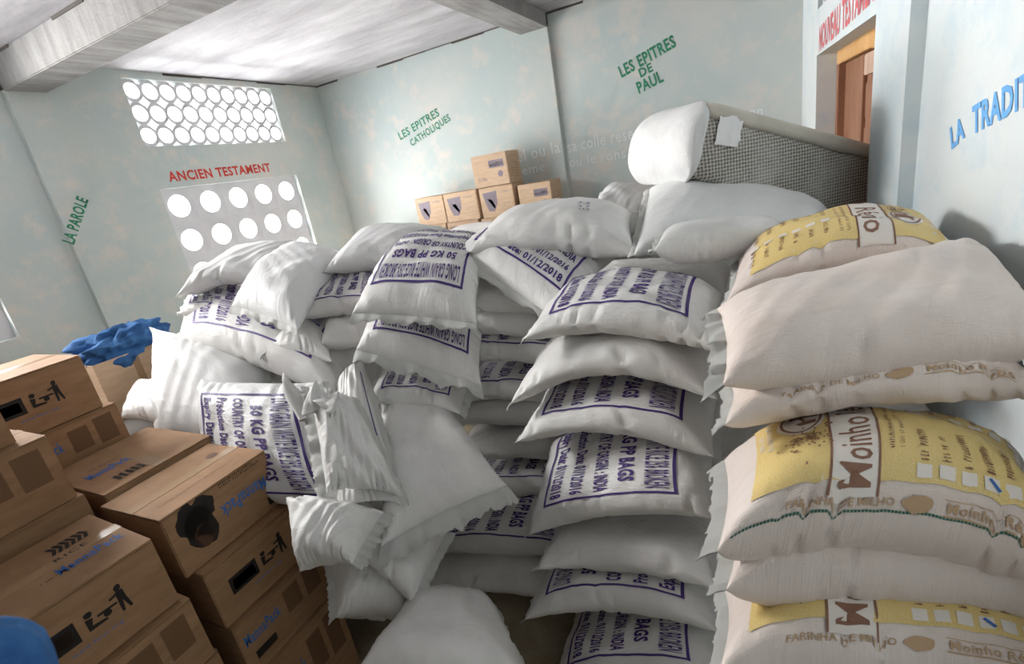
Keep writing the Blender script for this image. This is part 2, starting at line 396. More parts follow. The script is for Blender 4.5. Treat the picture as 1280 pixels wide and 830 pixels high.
# painted wall writing
def wall_text(name, s, p0, p1, h, m, label=None, nrm=None, bold=.02, up=None, slant=0):
    """text between two world points of its base line on a wall with normal nrm"""
    p0, p1 = np.array(p0, float), np.array(p1, float); X = p1-p0; L = np.linalg.norm(X); X /= L
    n = np.array(nrm, float); Y = np.cross(n, X)
    fl = Flat().text(s, 0, 0, L, h, 0, bold)
    if slant: fl.v = [(a+b*slant, b) for a, b in fl.v]
    o = fl.place(name, p0, X, Y, m, None, .002); tag(o, label, 'writing'); return o
nA, nB, nC = (1, 0, 0), (0, -1, 0), tuple(-ol)
hA = lambda x, y: hit(x, y, 0, XA); hB = lambda x, y: hit(x, y, 1, YB-.046); hB2 = lambda x, y: hit(x, y, 1, YB-.001)
wall_text('painted_title', 'ANCIEN TESTAMENT', hA(212, 227), hA(339, 214), .085, M['red'], 'red hand painted words ANCIEN TESTAMENT on the left wall above the round-holed grille', nA, .03)
wall_text('painted_title', 'LA PAROLE', hit(92, 306, 0, XA+.052), hit(110, 250, 0, XA+.052), .075, M['green'], 'green hand painted words LA PAROLE climbing the left wall pilaster', nA, .03)
wall_text('painted_title', 'LES EPITRES', hB(501, 175), hB(550, 144), .085, M['green'], 'green hand painted words LES EPITRES above CATHOLIQUES on the back wall', nB, .02)
wall_text('painted_title', 'CATHOLIQUES', hB(515, 183), hB(564, 150), .075, M['green'], 'green hand painted word CATHOLIQUES on the back wall left of the pilaster edge', nB, .02)
wall_text('painted_title', 'LES EPITRES', hB2(777, 97), hB2(846, 57), .10, M['green'], 'green hand painted words LES EPITRES high on the back wall above PAUL', nB, .03)
wall_text('painted_title', 'DE', hB2(801, 97), hB2(817, 88), .075, M['green'], 'green hand painted word DE between LES EPITRES and PAUL on the back wall', nB, .03)
wall_text('painted_title', 'PAUL', hB2(799, 117), hB2(830, 101), .10, M['green'], 'green hand painted word PAUL on the back wall above the wrapped mattress', nB, .03)
_w = []
for s, a, b, h in (('LA', (1190, 186), (1207, 170), .075), ('TRADITION', (1216, 167), (1342, 100), .085)):
    _w.append(wall_text('painted_title', s, hitC(*a, .055), hitC(*b, .055), h, M['blue'], 'blue hand painted word %s on the pale right-hand wall' % s, nC, .035))
wall_text('painted_title', 'NOUVEAU TESTAMENT', hitC(1024, 64), hitC(1100, -8), .15, M['redpale'], 'faded red words NOUVEAU TESTAMENT painted over the wooden door', nC, .03)
wall_text('painted_title', "rsel ou la", hB(634, 206), hB(701, 190), .12, M['white'], 'faint white wall lettering just right of the topmost small carton', nB, .01)
wall_text('painted_title', "sa colle reser", hB2(710, 191), hB2(800, 172), .12, M['white'], 'faint white wall lettering, upper line left of the mattress', nB, .01)
wall_text('painted_title', "ou le rons s", hB2(712, 209), hB2(795, 195), .10, M['white'], 'faint white wall lettering, lower line left of the mattress', nB, .01)
wall_text('painted_title', "lleme", hB(646, 221), hB(682, 213), .10, M['white'], 'faint white wall lettering above the right-hand small carton', nB, .01)
wall_text('painted_title', "on", hB2(936, 146), hB2(953, 144), .08, M['white'], 'faint white letters on the back wall above the mattress top', nB, .01)

# ------------------------------------------------------------------ sacks
def rice_print():
    f = Flat(); f.frame(-.80, -.74, .80, .74, .032)
    f.text('LONG GRAIN WHITE RICE 25% BROKEN', -.72, .43, 1.44, .25, 0, .016)
    f.text('50 KG PP BAGS', -.60, .15, 1.2, .165, 0, .04)
    f.text('COUNTRY OF ORIGIN : INDIA', -.72, -.13, 1.44, .155, 0, .035)
    f.text('Production Date: 01/12/2016', -.72, -.40, 1.44, .14, 0, .035)
    f.text('Expiry Date: 01/12/2018', -.72, -.65, 1.44, .14, 0, .035)
    return f.cut(30)
RICE = rice_print()
def grain_print(word='Moinho Régio'):
    """yellow flour sack: layers of (material, Flat); x along text (-1..1), y along the bag"""
    y = Flat().rect(-.84, -.80, .9, .84).cut(30)
    y.f = [q for q in y.f if not (-.05 < np.mean([y.v[i][1] for i in q]) < .34) or True]
    band = Flat().rect(-.93, .10, .97, .40).cut(30)
    med = Flat().blob(.30, .56, .30, .15, 22, 1, .02).cut(30)
    br = Flat().text(word, -.88, .155, 1.75, .2, 0, .008); br.rect(-.93, .10, .97, .115); br.rect(-.93, .385, .97, .40)
    for k in range(28):                                     # medallion outline and mill inside
        a = 2*PI*k/28; b = 2*PI*(k+1)/28
        br.add([(.30+.27*math.cos(a), .56+.13*math.sin(a)), (.30+.27*math.cos(b), .56+.13*math.sin(b)), (.30+.24*math.cos(b), .56+.115*math.sin(b)), (.30+.24*math.cos(a), .56+.115*math.sin(a))], [(0, 1, 2, 3)])
    br.add([(.16, .47), (.22, .47), (.22, .6), (.16, .57)], [(0, 1, 2, 3)]); br.add([(.28, .46), (.42, .46), (.38, .63), (.31, .63)], [(0, 1, 2, 3)])
    br.add([(.2, .53), (.46, .6), (.45, .62), (.2, .55)], [(0, 1, 2, 3)])
    r = random.Random(3)
    for k in range(110):
        x, yy = -.22+r.gauss(0, .13), .54+r.gauss(0, .07); br.rect(x, yy, x+.03, yy+.012)
    br.scribble(-.5, .02, 1.3, .035, 40, 2); br.scribble(-.5, -.04, 1.3, .03, 44, 4)
    for i in range(6): br.scribble(-.64, -.17-.13*i, .5+.06*(i%3), .055, 12, 10+i); br.scribble(.42, -.17-.13*i, .34, .045, 8, 30+i)
    br.cut(30)
    cr = Flat()
    for i in range(6): cr.rect(-.80, -.19-.13*i, -.68, -.10-.13*i); cr.rect(.28, -.19-.13*i, .38, -.11-.13*i)
    cr.scribble(-.2, .74, .9, .04, 14, 50); cr.scribble(-.1, .79, .7, .035, 12, 51)
    cr.cut(30)
    pen = Flat().add([(-.79, -.57), (-.77, -.59), (-.69, -.53), (-.71, -.51)], [(0, 1, 2, 3)])
    return [('yellow', y, .0026), ('cream', band, .0034), ('cream', med, .0034), ('brown', br, .0044), ('cream', cr, .0039), ('inkblue', pen, .0050)]
GRAIN = grain_print(); GRAIN2 = grain_print('ho Régio')
def side_print():
    f = Flat(); f.scribble(-.5, .30, .5, .06, 12, 8); f.text('de Milho', .05, .3, .2, .06); f.text('Moinho Régio', .5, .28, .55, .09); f.blob(.38, .33, .06, .06, 12, 3, .05); return f
SIDE = [('palebrown', Flat().text('FARINHA DE MILHO', -.62, 0, .62, .09, 0, .02).blob(.13, .05, .09, .1, 14, 3, .1).text('Moinho Régio', .30, 0, .55, .12, 0, .02).rect(.28, -.04, .86, -.025).rect(.28, .14, .86, .155).cut(40), .0022)]

# pen scribble on the top sack
scr = Flat()
for i, s in enumerate(('3-S', '2 7', 'YAT')): scr.text(s, -.02+.004*i, -.055*i, .045, .03, .15*(i-1), .0)
scr.cut(30)
rice_n = [0]
def sack(label, A, B, C, D, T=.19, au=.03, av=.0, prints=None, m='rice', group=None, hem=(1, 1), hemw=.032, seed=None, wr=1., puff=(5.4, .54), name='rice_sack', side=None, z_arch=True, nu=72, nv=40, lump=1., flipv=1, conc=.045, thread=False, ends=None):
    A, B, C, D = (np.array(p, float) for p in (A, B, C, D))
    rice_n[0] += 1; seed = seed if seed is not None else rice_n[0]*7.31
    L = (np.linalg.norm(B-A)+np.linalg.norm(C-D))/2; W = (np.linalg.norm(D-A)+np.linalg.norm(C-B))/2
    n0 = np.cross(C-A, D-B); n0 /= np.linalg.norm(n0)
    arch_n = np.array([0, 0, 1.]) if (z_arch and n0[2] > .55) else n0
    cen = (A+B+C+D)/4
    def S(u, v, side_):
        u = np.asarray(u, float); v = np.asarray(v, float)
        au_ = np.abs(u); av_ = np.abs(v)
        h = T/2*np.clip(1-au_**puff[0], 0, 1)**puff[1]*np.clip(1-av_**3.4, 0, 1)**.5
        vv = v*(1-.06*(1-au_**5)); uu = u*(1-conc*(1-v**2))
        P = ((1-uu)*(1-vv))[..., None]*A/4+((1+uu)*(1-vv))[..., None]*B/4+((1+uu)*(1+vv))[..., None]*C/4+((1-uu)*(1+vv))[..., None]*D/4
        P = P+arch_n*(au*(1-u**2)+av*(1-v**2))[..., None]
        # wrinkles
        s1, s2, s3 = math.sin(seed)*9, math.cos(seed*1.7)*9, math.sin(seed*2.3)*9
        lum = np.sin(u*3.1+s1+1.3*v)*np.cos(v*2.7+s2)*.007+np.sin(u*6.3+s3)*np.sin(v*5.1+s1+u*2)*.0035
        ew = np.exp(-(1-au_)/.13)
        ph = v*17+s2+2.2*np.sin(v*3.3+s1)+1.2*np.sin(u*5+s3)
        endw = ew*(np.abs(np.sin(ph))**.6-.6)*.016*(.6+.4*np.sin(v*4.1+s3+u))
        sm = np.exp(-((1-av_)/.17)**2)*(1-ew)
        ph2 = u*27+s1+3.1*np.sin(u*4.3+s2)+.8*np.sin(v*9+s3)
        sidew = -sm*np.clip(np.cos(ph2), 0, 1)**2*.019*np.clip(.35+np.sin(u*5.7+s3+v), 0, 1.2)
        wide = np.sin(u*9+v*6+s3+2*np.sin(v*3+s1))*.0026+np.sin(u*21-v*9+s2+2.*np.sin(u*4+s3))*.0016
        disp = (lum*lump*side_+(endw+sidew*1.0+wide)*wr*(1 if True else side_)*side_)*np.clip(h/(T*.18), 0.25, 1)
        return P+n0*(side_*h+disp)[..., None]
    th = np.linspace(-PI/2, PI/2, nv+1); vs_ = np.sin(th); uu_ = np.sin(np.linspace(-PI/2, PI/2, nu+1))*.6+np.linspace(-1, 1, nu+1)*.4
    U, Vv = np.meshgrid(uu_, vs_, indexing='ij')
    top = S(U, Vv, 1.); bot = S(U, Vv, -1.)
    edge = (np.abs(Vv) > .9999) | (np.abs(U) > .9999)
    mid = (top+bot)/2; top[edge] = mid[edge]
    verts = list((top-cen).reshape(-1, 3)); idt = np.arange((nu+1)*(nv+1)).reshape(nu+1, nv+1); idb = idt.copy(); k = len(verts)
    for i in range(nu+1):
        for j in range(nv+1):
            if not edge[i, j]: idb[i, j] = k; verts.append(bot[i, j]-cen); k += 1
    fs = []
    for i in range(nu):
        for j in range(nv):
            fs.append((idt[i, j], idt[i+1, j], idt[i+1, j+1], idt[i, j+1])); fs.append((idb[i, j], idb[i, j+1], idb[i+1, j+1], idb[i+1, j]))
    fs = [tuple(int(x) for x in q) for q in fs]
    me = mesh('sack', verts, fs)
    uvl = me.uv_layers.new(name='UVMap'); uvs = np.zeros((len(me.loops), 2), np.float32)
    vi = np.zeros(len(me.loops), np.int32); me.loops.foreach_get('vertex_index', vi)
    uvp = np.zeros((len(verts), 2)); uvp[idt.ravel()] = np.stack([U.ravel()*L/2, Vv.ravel()*W/2], 1)
    for i in range(nu+1):
        uvp[idb[i]] = np.stack([U[i]*L/2, Vv[i]*W/2], 1)
    uvs[:] = uvp[vi]+seed; uvl.data.foreach_set('uv', uvs.ravel())
    root = empty(name, cen); tag(root, label, 'sack', group)
    body = link('sack_body', me, M[m], root, True)
    # sewn hems
    rr = random.Random(int(seed*10))
    for e, on in ((-1, hem[0]), (1, hem[1])):
        if not on: continue
        n = 46; vv = np.linspace(-1, 1, n); base = S(np.full(n, e*1.), vv, 1.)*.5+S(np.full(n, e*1.), vv, -1.)*.5
        inn = S(np.full(n, e*.965), vv, 1.)*.5+S(np.full(n, e*.965), vv, -1.)*.5
        out = base-inn; out /= np.linalg.norm(out, axis=1)[:, None]+1e-9
        dn = n0*.55+np.array([0, 0, -.25])*(n0[2] > .3)
        rows = []
        for q in (0, .5, 1.):
            wv = (np.sin(vv*9+seed)+.7*np.sin(vv*23+seed*2)+.2*np.sin(vv*47+seed))*.010*q*min(1.5, max(1, hem[(e+1)//2]))
            jag = np.array([rr.uniform(.86, 1.12) for _ in range(n)]) if q == 1 else 1
            rows.append(base+out*(q*hemw*hem[(e+1)//2]*jag)[..., None] if q == 1 else base+out*(q*hemw*hem[(e+1)//2]))
            rows[-1] = rows[-1]+n0*wv[:, None]-np.array([0, 0, 1.])*(q*q*hemw*.35)
        V, Fc = [], []
        for t in (.0013, -.0013):
            for r_ in rows: V += [p+n0*t-cen for p in r_]
        def iv(t, r_, i): return t*3*n+r_*n+i
        for i in range(n-1):
            for r_ in range(2):
                Fc.append((iv(0, r_, i), iv(0, r_, i+1), iv(0, r_+1, i+1), iv(0, r_+1, i))); Fc.append((iv(1, r_, i), iv(1, r_+1, i), iv(1, r_+1, i+1), iv(1, r_, i+1)))
            Fc.append((iv(0, 2, i), iv(0, 2, i+1), iv(1, 2, i+1), iv(1, 2, i)))
        me2 = mesh('hem', V, Fc); uvl = me2.uv_layers.new(name='UVMap')
        link('sewn_hem', me2, M['hem'] if m != 'rice' else M['hem'], root, True)
    def decal(fl, mm, off, nm, rot=True, vfun=None):
        P = np.array(fl.v)
        if vfun: u, v = vfun(P)
        else: u, v = P[:, 1]*1.0, -P[:, 0]
        if not vfun: u = u*flipv; v = v*flipv
        pos = S(u, v, 1.); e = 1e-3
        du = S(u+e, v, 1.)-pos; dv = S(u, v+e, 1.)-pos; nn = np.cross(du, dv); nn /= np.linalg.norm(nn, axis=1)[:, None]+1e-12
        o = link(nm, mesh(nm, pos+nn*off-cen, fl.f), M[mm], body)
        uvl = o.data.uv_layers.new(name='UVMap'); k_ = np.zeros(len(o.data.loops), np.int32); o.data.loops.foreach_get('vertex_index', k_)
        uvl.data.foreach_set('uv', (P*np.array([W/2, L/2]))[k_].astype(np.float32).ravel()); o.data.shade_smooth()
        return o
    if prints == 'rice': decal(RICE, 'purple', .0026, 'printed_lettering')
    if prints in ('grain', 'grain2'):
        for mm, fl, off in (GRAIN if prints == 'grain' else GRAIN2): decal(fl, mm, off, 'printed_panel' if mm in ('yellow', 'cream') else 'printed_lettering')
    if prints == 'scribble': decal(scr, 'violet', .0018, 'pen_scribble', vfun=lambda P: (.40+P[:, 0]*3.4, .10+P[:, 1]*4.6))
    if prints == 'edge': decal(Flat().rect(-.8, .80, .8, .85).cut(26), 'purple', .0018, 'printed_border')
    if side:   # brown writing low on the front side
        for mm, fl, off in SIDE: decal(fl, mm, off, 'printed_lettering', vfun=lambda P: (P[:, 0], side+P[:, 1]*.35))
    if thread:
        f = Flat()
        for i in range(90):
            a = -.93+1.88*i/90; f.rect(a, 0, a+.016, .012)
        decal(f, 'green_thread', .002, 'green_stitching', vfun=lambda P: (P[:, 0], -.985+P[:, 1]*.6))
    return root
def chk(nm, A, B, C, D):
    return
    A, B, C, D = (np.array(p) for p in (A, B, C, D))
    print('SACK', nm[:40], 'L %.2f/%.2f W %.2f/%.2f z %.2f..%.2f' % (np.linalg.norm(B-A), np.linalg.norm(C-D), np.linalg.norm(D-A), np.linalg.norm(C-B), min(p[2] for p in (A, B, C, D)), max(p[2] for p in (A, B, C, D))))
def free(label, a, b, c, d, **k):
    P = [at(*q) for q in (a, b, c, d)]; chk(label, *P); return sack(label, *P, **k)
def stacked(label, l, r, p0, dx, dy, Wd=.44, dz=0., back=None, **k):
    A = onp(*l, p0, dx, dy); B = onp(*r, p0, dx, dy); n = np.array([-dy, dx, 0.])/math.hypot(dx, dy)
    bl, br_ = (back or (dz, dz)); D = A+n*Wd+np.array([0, 0, bl]); C = B+n*Wd+np.array([0, 0, br_])
    chk(label, A, B, C, D); return sack(label, A, B, C, D, **k)

def ear(root, p0, p1, r, seed, m='rice'):
    # twisted torn corner of cloth standing up from a sack: a crumpled cone
    p0, p1 = np.array(p0), np.array(p1); c = np.array(root.location); ax = p1-p0; L = np.linalg.norm(ax); ax /= L
    s1 = np.cross(ax, [0, 0, 1.]); s1 /= np.linalg.norm(s1)+1e-9; s2 = np.cross(ax, s1); V, Fc = [], []; n, k = 20, 9; rr = random.Random(seed)
    for i in range(k):
        t = i/(k-1)
        for j in range(n):
            a = 2*PI*j/n; q = r*(1-t)**.8*(1+.35*math.sin(3*a+t*4+seed)+.15*math.sin(7*a+seed*2+t*3))+.002
            V.append(p0+ax*L*t+s1*q*math.cos(a)+s2*q*math.sin(a)*.55+s1*.02*math.sin(t*3+seed)-c)
    for i in range(k-1):
        for j in range(n): Fc.append((i*n+j, i*n+(j+1)%n, (i+1)*n+(j+1)%n, (i+1)*n+j))
    Fc.append(tuple(range((k-1)*n, k*n)))
    me = mesh('ear', V, Fc); me.uv_layers.new(name='UVMap'); link('torn_corner', me, M[m], root, True)
G1 = 'printed rice sacks in the front middle stack'; G2 = 'rice sacks in the recessed stack'; G3 = 'loose rice sacks heaped on the pile'; G4 = 'beige and yellow grain sacks on the right'
MP = (0, 1.62, 0); k1 = dict(group=G1, p0=MP, dx=1, dy=0)
def ms(label, l, r, **k): return stacked(label, l, r, **{**k1, **k})
ms('topmost sack of the front middle stack, purple date and INDIA print on its sloping top', (655, 424), (897, 437), T=.17, au=.07, prints='rice', Wd=.46, dz=.05)
ms('plain white sack directly under the topmost printed sack of the front middle stack', (638, 505), (897, 500), T=.17, au=.14, Wd=.46, dz=.05)
ms('third sack down in the front middle stack, purple frame corner at its right end', (648, 552), (893, 572), T=.18, au=.085, prints='rice', Wd=.46, dz=.06, p0=(0, 1.60, 0))
ms('rice sack fourth from the top, whose front shows Expiry Date and Production Date facing out', (662, 668), (893, 650), T=.21, au=.05, prints='rice', Wd=.40, dz=.22, p0=(0, 1.54, 0))
ms('long plain sack under the outward facing date print in the front middle stack', (672, 712), (900, 738), T=.16, au=.045, Wd=.46, p0=(0, 1.48, 0), hem=(1, 0))
ms('sack with a folded left ear and small purple corner, low in front middle stack', (655, 775), (900, 792), T=.17, au=.085, prints='rice', Wd=.46, flipv=-1, p0=(0, 1.42, 0))
ms('lowest visible sack of the front middle stack, 2018, 2016 and INDIA printed on top', (690, 868), (905, 862), T=.17, au=.06, prints='rice', Wd=.46, dz=.06, p0=(0, 1.33, 0))
SP = (0, 1.98, 0)
def ss(label, l, r, **k): return stacked(label, l, r, **{**dict(group=G2, p0=SP, dx=1, dy=0, T=.17, au=.03, Wd=.44), **k})
ss('topmost plain sack of the recessed stack, under the Expiry Date sack', (545, 385), (725, 392))
ss('plain second sack of the recessed stack', (548, 412), (725, 420))
ss('third sack of the recessed stack with a purple line along its front', (550, 452), (725, 460), prints='rice', dz=.1)
ss('fourth sack of the recessed stack with a second thin purple line, rounded left end', (552, 500), (725, 505), prints='rice', dz=.06)
ss('plain fifth sack of the recessed stack with rounded left end', (556, 530), (725, 533))
ss('plain sixth sack of the recessed stack, beside the leaning sack edge', (563, 572), (725, 575))
ss('seventh sack of the recessed stack, purple print showing in the gap', (575, 622), (725, 622), prints='rice', dz=.05)
ss('thick sack low in the recessed stack with a purple line rising to the right', (530, 692), (735, 705), T=.19, prints='rice', dz=.1, p0=(0, 1.75, 0))
ss('lowest plain sack of the recessed stack, just above the bare floor', (518, 738), (735, 755), T=.15, p0=(0, 1.62, 0))

k3 = dict(group=G3)
free('plain sack with blue pen scribbles resting on top of the pile', (588, 315, 2.35), (795, 318, 2.15), (790, 268, 2.55), (625, 285, 2.85), T=.22, au=.05, prints='scribble', **k3)
free('sack sloping down left of the middle stack with large Expiry Date 01/12/2018', (712, 412, 2.02), (775, 320, 2.45), (655, 270, 2.95), (565, 316, 2.45), T=.17, au=.04, prints='rice', **k3)
free('sack with upside-down LONG GRAIN WHITE RICE and COUNTRY OF ORIGIN, top centre of pile', (512, 302, 2.85), (440, 392, 2.25), (596, 405, 2.15), (620, 300, 2.75), T=.2, au=.06, prints='rice', hem=(0, 1), **k3)
free('sack with a ragged front hem and upside-down LONG GRAIN line, under the upside-down one', (480, 372, 2.8), (445, 437, 2.32), (602, 482, 2.28), (615, 385, 2.75), T=.19, au=.05, prints='rice', hem=(0, 1.6), **k3)
free('plain white sack with a puckered left end, highest on the rear of the pile', (405, 340, 2.7), (560, 345, 2.75), (575, 298, 3.2), (445, 300, 3.15), T=.2, au=.06, m='rice_clean', **k3)
free('long bright white sack sloping down to the left below the round-holed grille', (372, 412, 2.42), (440, 325, 3.0), (372, 312, 3.2), (290, 382, 2.65), T=.23, au=.05, m='rice_clean', **k3)
free('bright white sack at the far left top of the pile with a gathered fold', (220, 370, 2.85), (350, 352, 2.95), (400, 312, 3.4), (285, 325, 3.3), T=.17, au=.06, m='rice_clean', wr=1.7, **k3)
free('sack with a thin purple line between the bright left sack and the upside-down print', (372, 398, 2.65), (490, 395, 2.5), (490, 345, 2.95), (412, 350, 3.0), T=.16, prints='rice', au=.03, **k3)
free('shaded plain sack tucked under the bright sloping sack', (330, 442, 2.6), (415, 452, 2.5), (410, 405, 2.95), (345, 400, 3.0), T=.16, **k3)
free('plain sack in the hollow left of the ragged hem', (402, 430, 2.55), (500, 440, 2.45), (495, 400, 2.85), (408, 398, 2.95), T=.17, **k3)
free('big sack at left of the pile, purple frame running down to the right', (222, 430, 2.85), (418, 495, 2.48), (480, 425, 2.95), (238, 352, 3.5), T=.3, au=.06, prints='rice', **k3)
free('thin sack wedge with a small purple corner under the far left top sack', (225, 392, 2.9), (330, 405, 2.8), (345, 362, 3.2), (235, 370, 3.25), T=.12, prints='rice', **k3)
free('big plain white sack leaning at the left end of the pile behind the cartons', (196, 560, 2.62), (345, 590, 2.5), (330, 450, 2.8), (192, 410, 3.0), T=.24, au=.03, m='rice_clean', **k3)
free('small bright sack end beside the open carton of blue cloth', (152, 522, 2.75), (225, 545, 2.55), (225, 480, 2.9), (178, 482, 3.0), T=.16, m='rice_clean', hem=(0, 1), **k3)
sl = free('slumped sack behind the cartons with LONG GRAIN WHITE RICE reading downwards', (262, 628, 2.42), (462, 640, 2.02), (404, 476, 2.26), (252, 474, 2.55), T=.2, au=.03, prints='rice', m='rice_clean', hem=(1, .6), wr=1.6, **k3)
tw = free('crumpled sack with a torn open twisted top lying over the downward reading print', (408, 618, 1.92), (502, 622, 1.96), (440, 496, 2.22), (386, 484, 2.14), T=.14, au=.02, wr=2.2, hem=(1.4, 1.2), lump=2., **k3)
ear(sl, at(382, 525, 2.10), at(360, 464, 2.16), .045, 2); ear(tw, at(402, 512, 2.06), at(390, 476, 2.08), .045, 4); ear(tw, at(400, 512, 2.04), at(425, 490, 2.1), .06, 7)
free('pointed sack standing behind the twisted top with a purple line down its right edge', (420, 645, 1.98), (506, 636, 2.0), (450, 452, 2.5), (425, 470, 2.45), T=.1, prints='edge', wr=1.3, **k3)
free('large plain sack leaning in the centre with a wide ragged bottom hem', (476, 485, 2.7), (476, 684, 1.95), (634, 607, 2.06), (533, 477, 2.8), T=.2, au=.03, hem=(0, 2.2), hemw=.036, **k3)
free('plain sack bulging under the twisted one, with a gathered right ear', (375, 715, 1.84), (440, 705, 1.80), (480, 640, 1.98), (358, 622, 2.0), T=.22, au=.02, wr=2, hem=(0, 1.3), **k3)
free('three-cornered plain sack hanging below the wide ragged hem', (435, 690, 1.98), (515, 755, 1.93), (560, 665, 2.2), (450, 640, 2.2), T=.14, hem=(0, 1), **k3)
free('plain rounded sack deep in the shade between the cartons and the middle', (420, 772, 1.95), (508, 775, 2.02), (515, 695, 2.3), (412, 690, 2.15), T=.22, **k3)
free('plain sack in the foreground at the bottom of the photo, beside the floor gap', (440, 850, 1.75), (690, 905, 1.62), (612, 752, 2.12), (515, 758, 2.12), T=.26, au=.05, hem=(1, 1), **k3)
free('sack showing only a small purple print corner under the ragged front hem', (460, 505, 2.42), (575, 518, 2.36), (600, 455, 2.8), (480, 450, 2.8), T=.14, prints='rice', **k3)
free('long smooth sack lying directly under the wrapped mattress', (792, 320, 2.12), (1030, 320, 2.15), (1040, 276, 2.6), (812, 236, 2.66), T=.24, au=.03, av=.04, m='rice_clean', **k3)
free('small flat pillow-like sack with a piped seam on the middle stack', (818, 314, 1.86), (990, 294, 1.88), (978, 284, 2.15), (828, 292, 2.15), T=.15, au=-.01, wr=.5, **k3)
free('bright white sack end showing beyond the scribbled sack', (735, 268, 3.1), (815, 270, 3.05), (815, 238, 3.4), (755, 240, 3.4), T=.14, m='rice_clean', **k3)

k4 = dict(group=G4, m='beige', name='grain_sack')
RP = (-.08, 1.12, 0)
free('yellow sack with a cream lettered band lying behind the big plain beige sack', (908, 378, 1.62), (1215, 338, 1.5), (1165, 290, 1.86), (922, 325, 2.0), T=.18, au=.09, prints='grain2', **k4)
free('big plain beige sack on top of the right-hand stack', (903, 482, 1.08), (1335, 441, 1.08), (1216, 306, 1.52), (896, 386, 1.38), T=.21, au=.0, hem=(1.4, 1), wr=.9, **k4)
free('flattened beige sack with faded brown side print under the big plain beige sack', (905, 532, 1.12), (1300, 489, 1.08), (1262, 430, 1.36), (912, 480, 1.45), T=.14, au=.05, side=-.965, **k4)
free('bright yellow sack with wheat medallion, cream band and white tick boxes facing up', (896, 690, 1.03), (1325, 719, 1.01), (1278, 590, 1.30), (905, 575, 1.40), T=.27, au=.09, prints='grain', flipv=-1, side=-.965, thread=True, hem=(1.4, 1), wr=1.3, **k4)
free('smooth plain beige sack below the bright yellow one', (907, 738, 1.07), (1350, 765, 1.07), (1290, 650, 1.30), (912, 650, 1.45), T=.22, au=.05, hem=(1.3, 1), **k4)
free('lowest sack of the right-hand stack, yellow top just showing at the photo edge', (898, 842, 1.05), (1340, 868, 1.05), (1290, 735, 1.32), (905, 735, 1.45), T=.21, au=.06, prints='grain', flipv=-1, side=-.965, **k4)

GF = 'plain rice sacks buried inside the heap'
for i, (x, y, z, w_, a) in enumerate([(-.55, 2.75, 1.45, .0, 0), (-.55, 2.75, 1.2, .1, 0), (-.5, 2.8, .95, 0, 0), (-.5, 2.8, .7, 0, 0), (-.5, 2.8, .45, 0, 0), (-.5, 2.8, .2, 0, 0),
        (-1.45, 2.75, 1.35, 0, .1), (-1.45, 2.75, 1.1, 0, 0), (-1.45, 2.8, .85, 0, 0), (-1.45, 2.8, .6, 0, 0), (-1.45, 2.8, .35, 0, 0), (-1.45, 2.8, .12, 0, 0),
        (-2.3, 2.1, 1.2, 0, .1), (-2.3, 2.1, .95, 0, 0), (-2.3, 2.1, .7, 0, 0), (-2.3, 2.1, .45, 0, 0), (-2.3, 2.1, .2, 0, 0),
        (-3.1, 2.0, 1.35, 0, .1), (-3.1, 2.0, 1.1, 0, 0), (-3.1, 2.0, .85, 0, 0), (-3.1, 2.0, .6, 0, 0), (-3.1, 2.0, .35, 0, 0), (-3.1, 2.0, .12, 0, 0),
        (-2.1, 1.45, 1.0, 0, .2), (-2.1, 1.45, .75, 0, .2), (-2.1, 1.45, .5, 0, .2), (-2.1, 1.45, .25, 0, .2), (.15, 2.35, 1.35, 0, 0), (.15, 2.35, 1.1, 0, 0), (.15, 2.35, .85, 0, 0), (.15, 2.35, .6, 0, 0), (.15, 2.35, .35, 0, 0), (.15, 2.35, .12, 0, 0),
        (-1.5, 4.2, 1.62, 0, 0), (-2.4, 4.2, 1.62, 0, 0), (-3.3, 4.2, 1.62, 0, 0), (-2.4, 3.3, 1.5, 0, 0), (-3.4, 3.2, 1.5, 0, 0), (-1.4, 3.5, 1.6, 0, 0), (-.6, 3.6, 1.6, 0, 0)]+[(x, 4.68, z, 0, 0) for x in (-1.6, -2.45, -3.3) for z in (1.36, 1.12, .88, .64, .4, .14)]+[(-3.75, 1.35, z, 0, 0) for z in (1.04, .8, .56, .32, .12)]+[(x, y, z, 0, 0) for x, y in ((-2.4, 3.75), (-.95, 3.7), (-3.3, 3.6)) for z in (1.36, 1.12, .88, .64, .4, .14)]):
    hx, hy = .41, .27
    c, s_ = math.cos(a), math.sin(a); P = [np.array([x+c*p-s_*q, y+s_*p+c*q, z]) for p, q in ((-hx, -hy), (hx, -hy), (hx, hy), (-hx, hy))]
    where = ('behind the left end of the heap' if x < -2.8 else 'in the middle of the heap' if x < -1.2 else 'behind the front middle stack' if x < 0 else 'behind the right-hand stack')
    row = 'against the back wall' if y > 4.5 else 'near the back wall' if y > 3.4 else 'under the top sacks' if y > 2.4 else 'low inside'
    key = (where, row); _cnt = globals().setdefault('_layers', {}); _cnt[key] = _cnt.get(key, 0)+1
    nth = ('topmost', 'second', 'third', 'fourth', 'fifth', 'sixth', 'seventh', 'eighth', 'ninth', 'tenth', 'eleventh', 'twelfth', 'thirteenth', 'fourteenth')[_cnt[key]-1]
    sack('%s buried plain rice sack %s, %s' % (nth, where, row), *P, T=.25, au=.02, hem=(0, 0), group=GF, nu=32, nv=20)
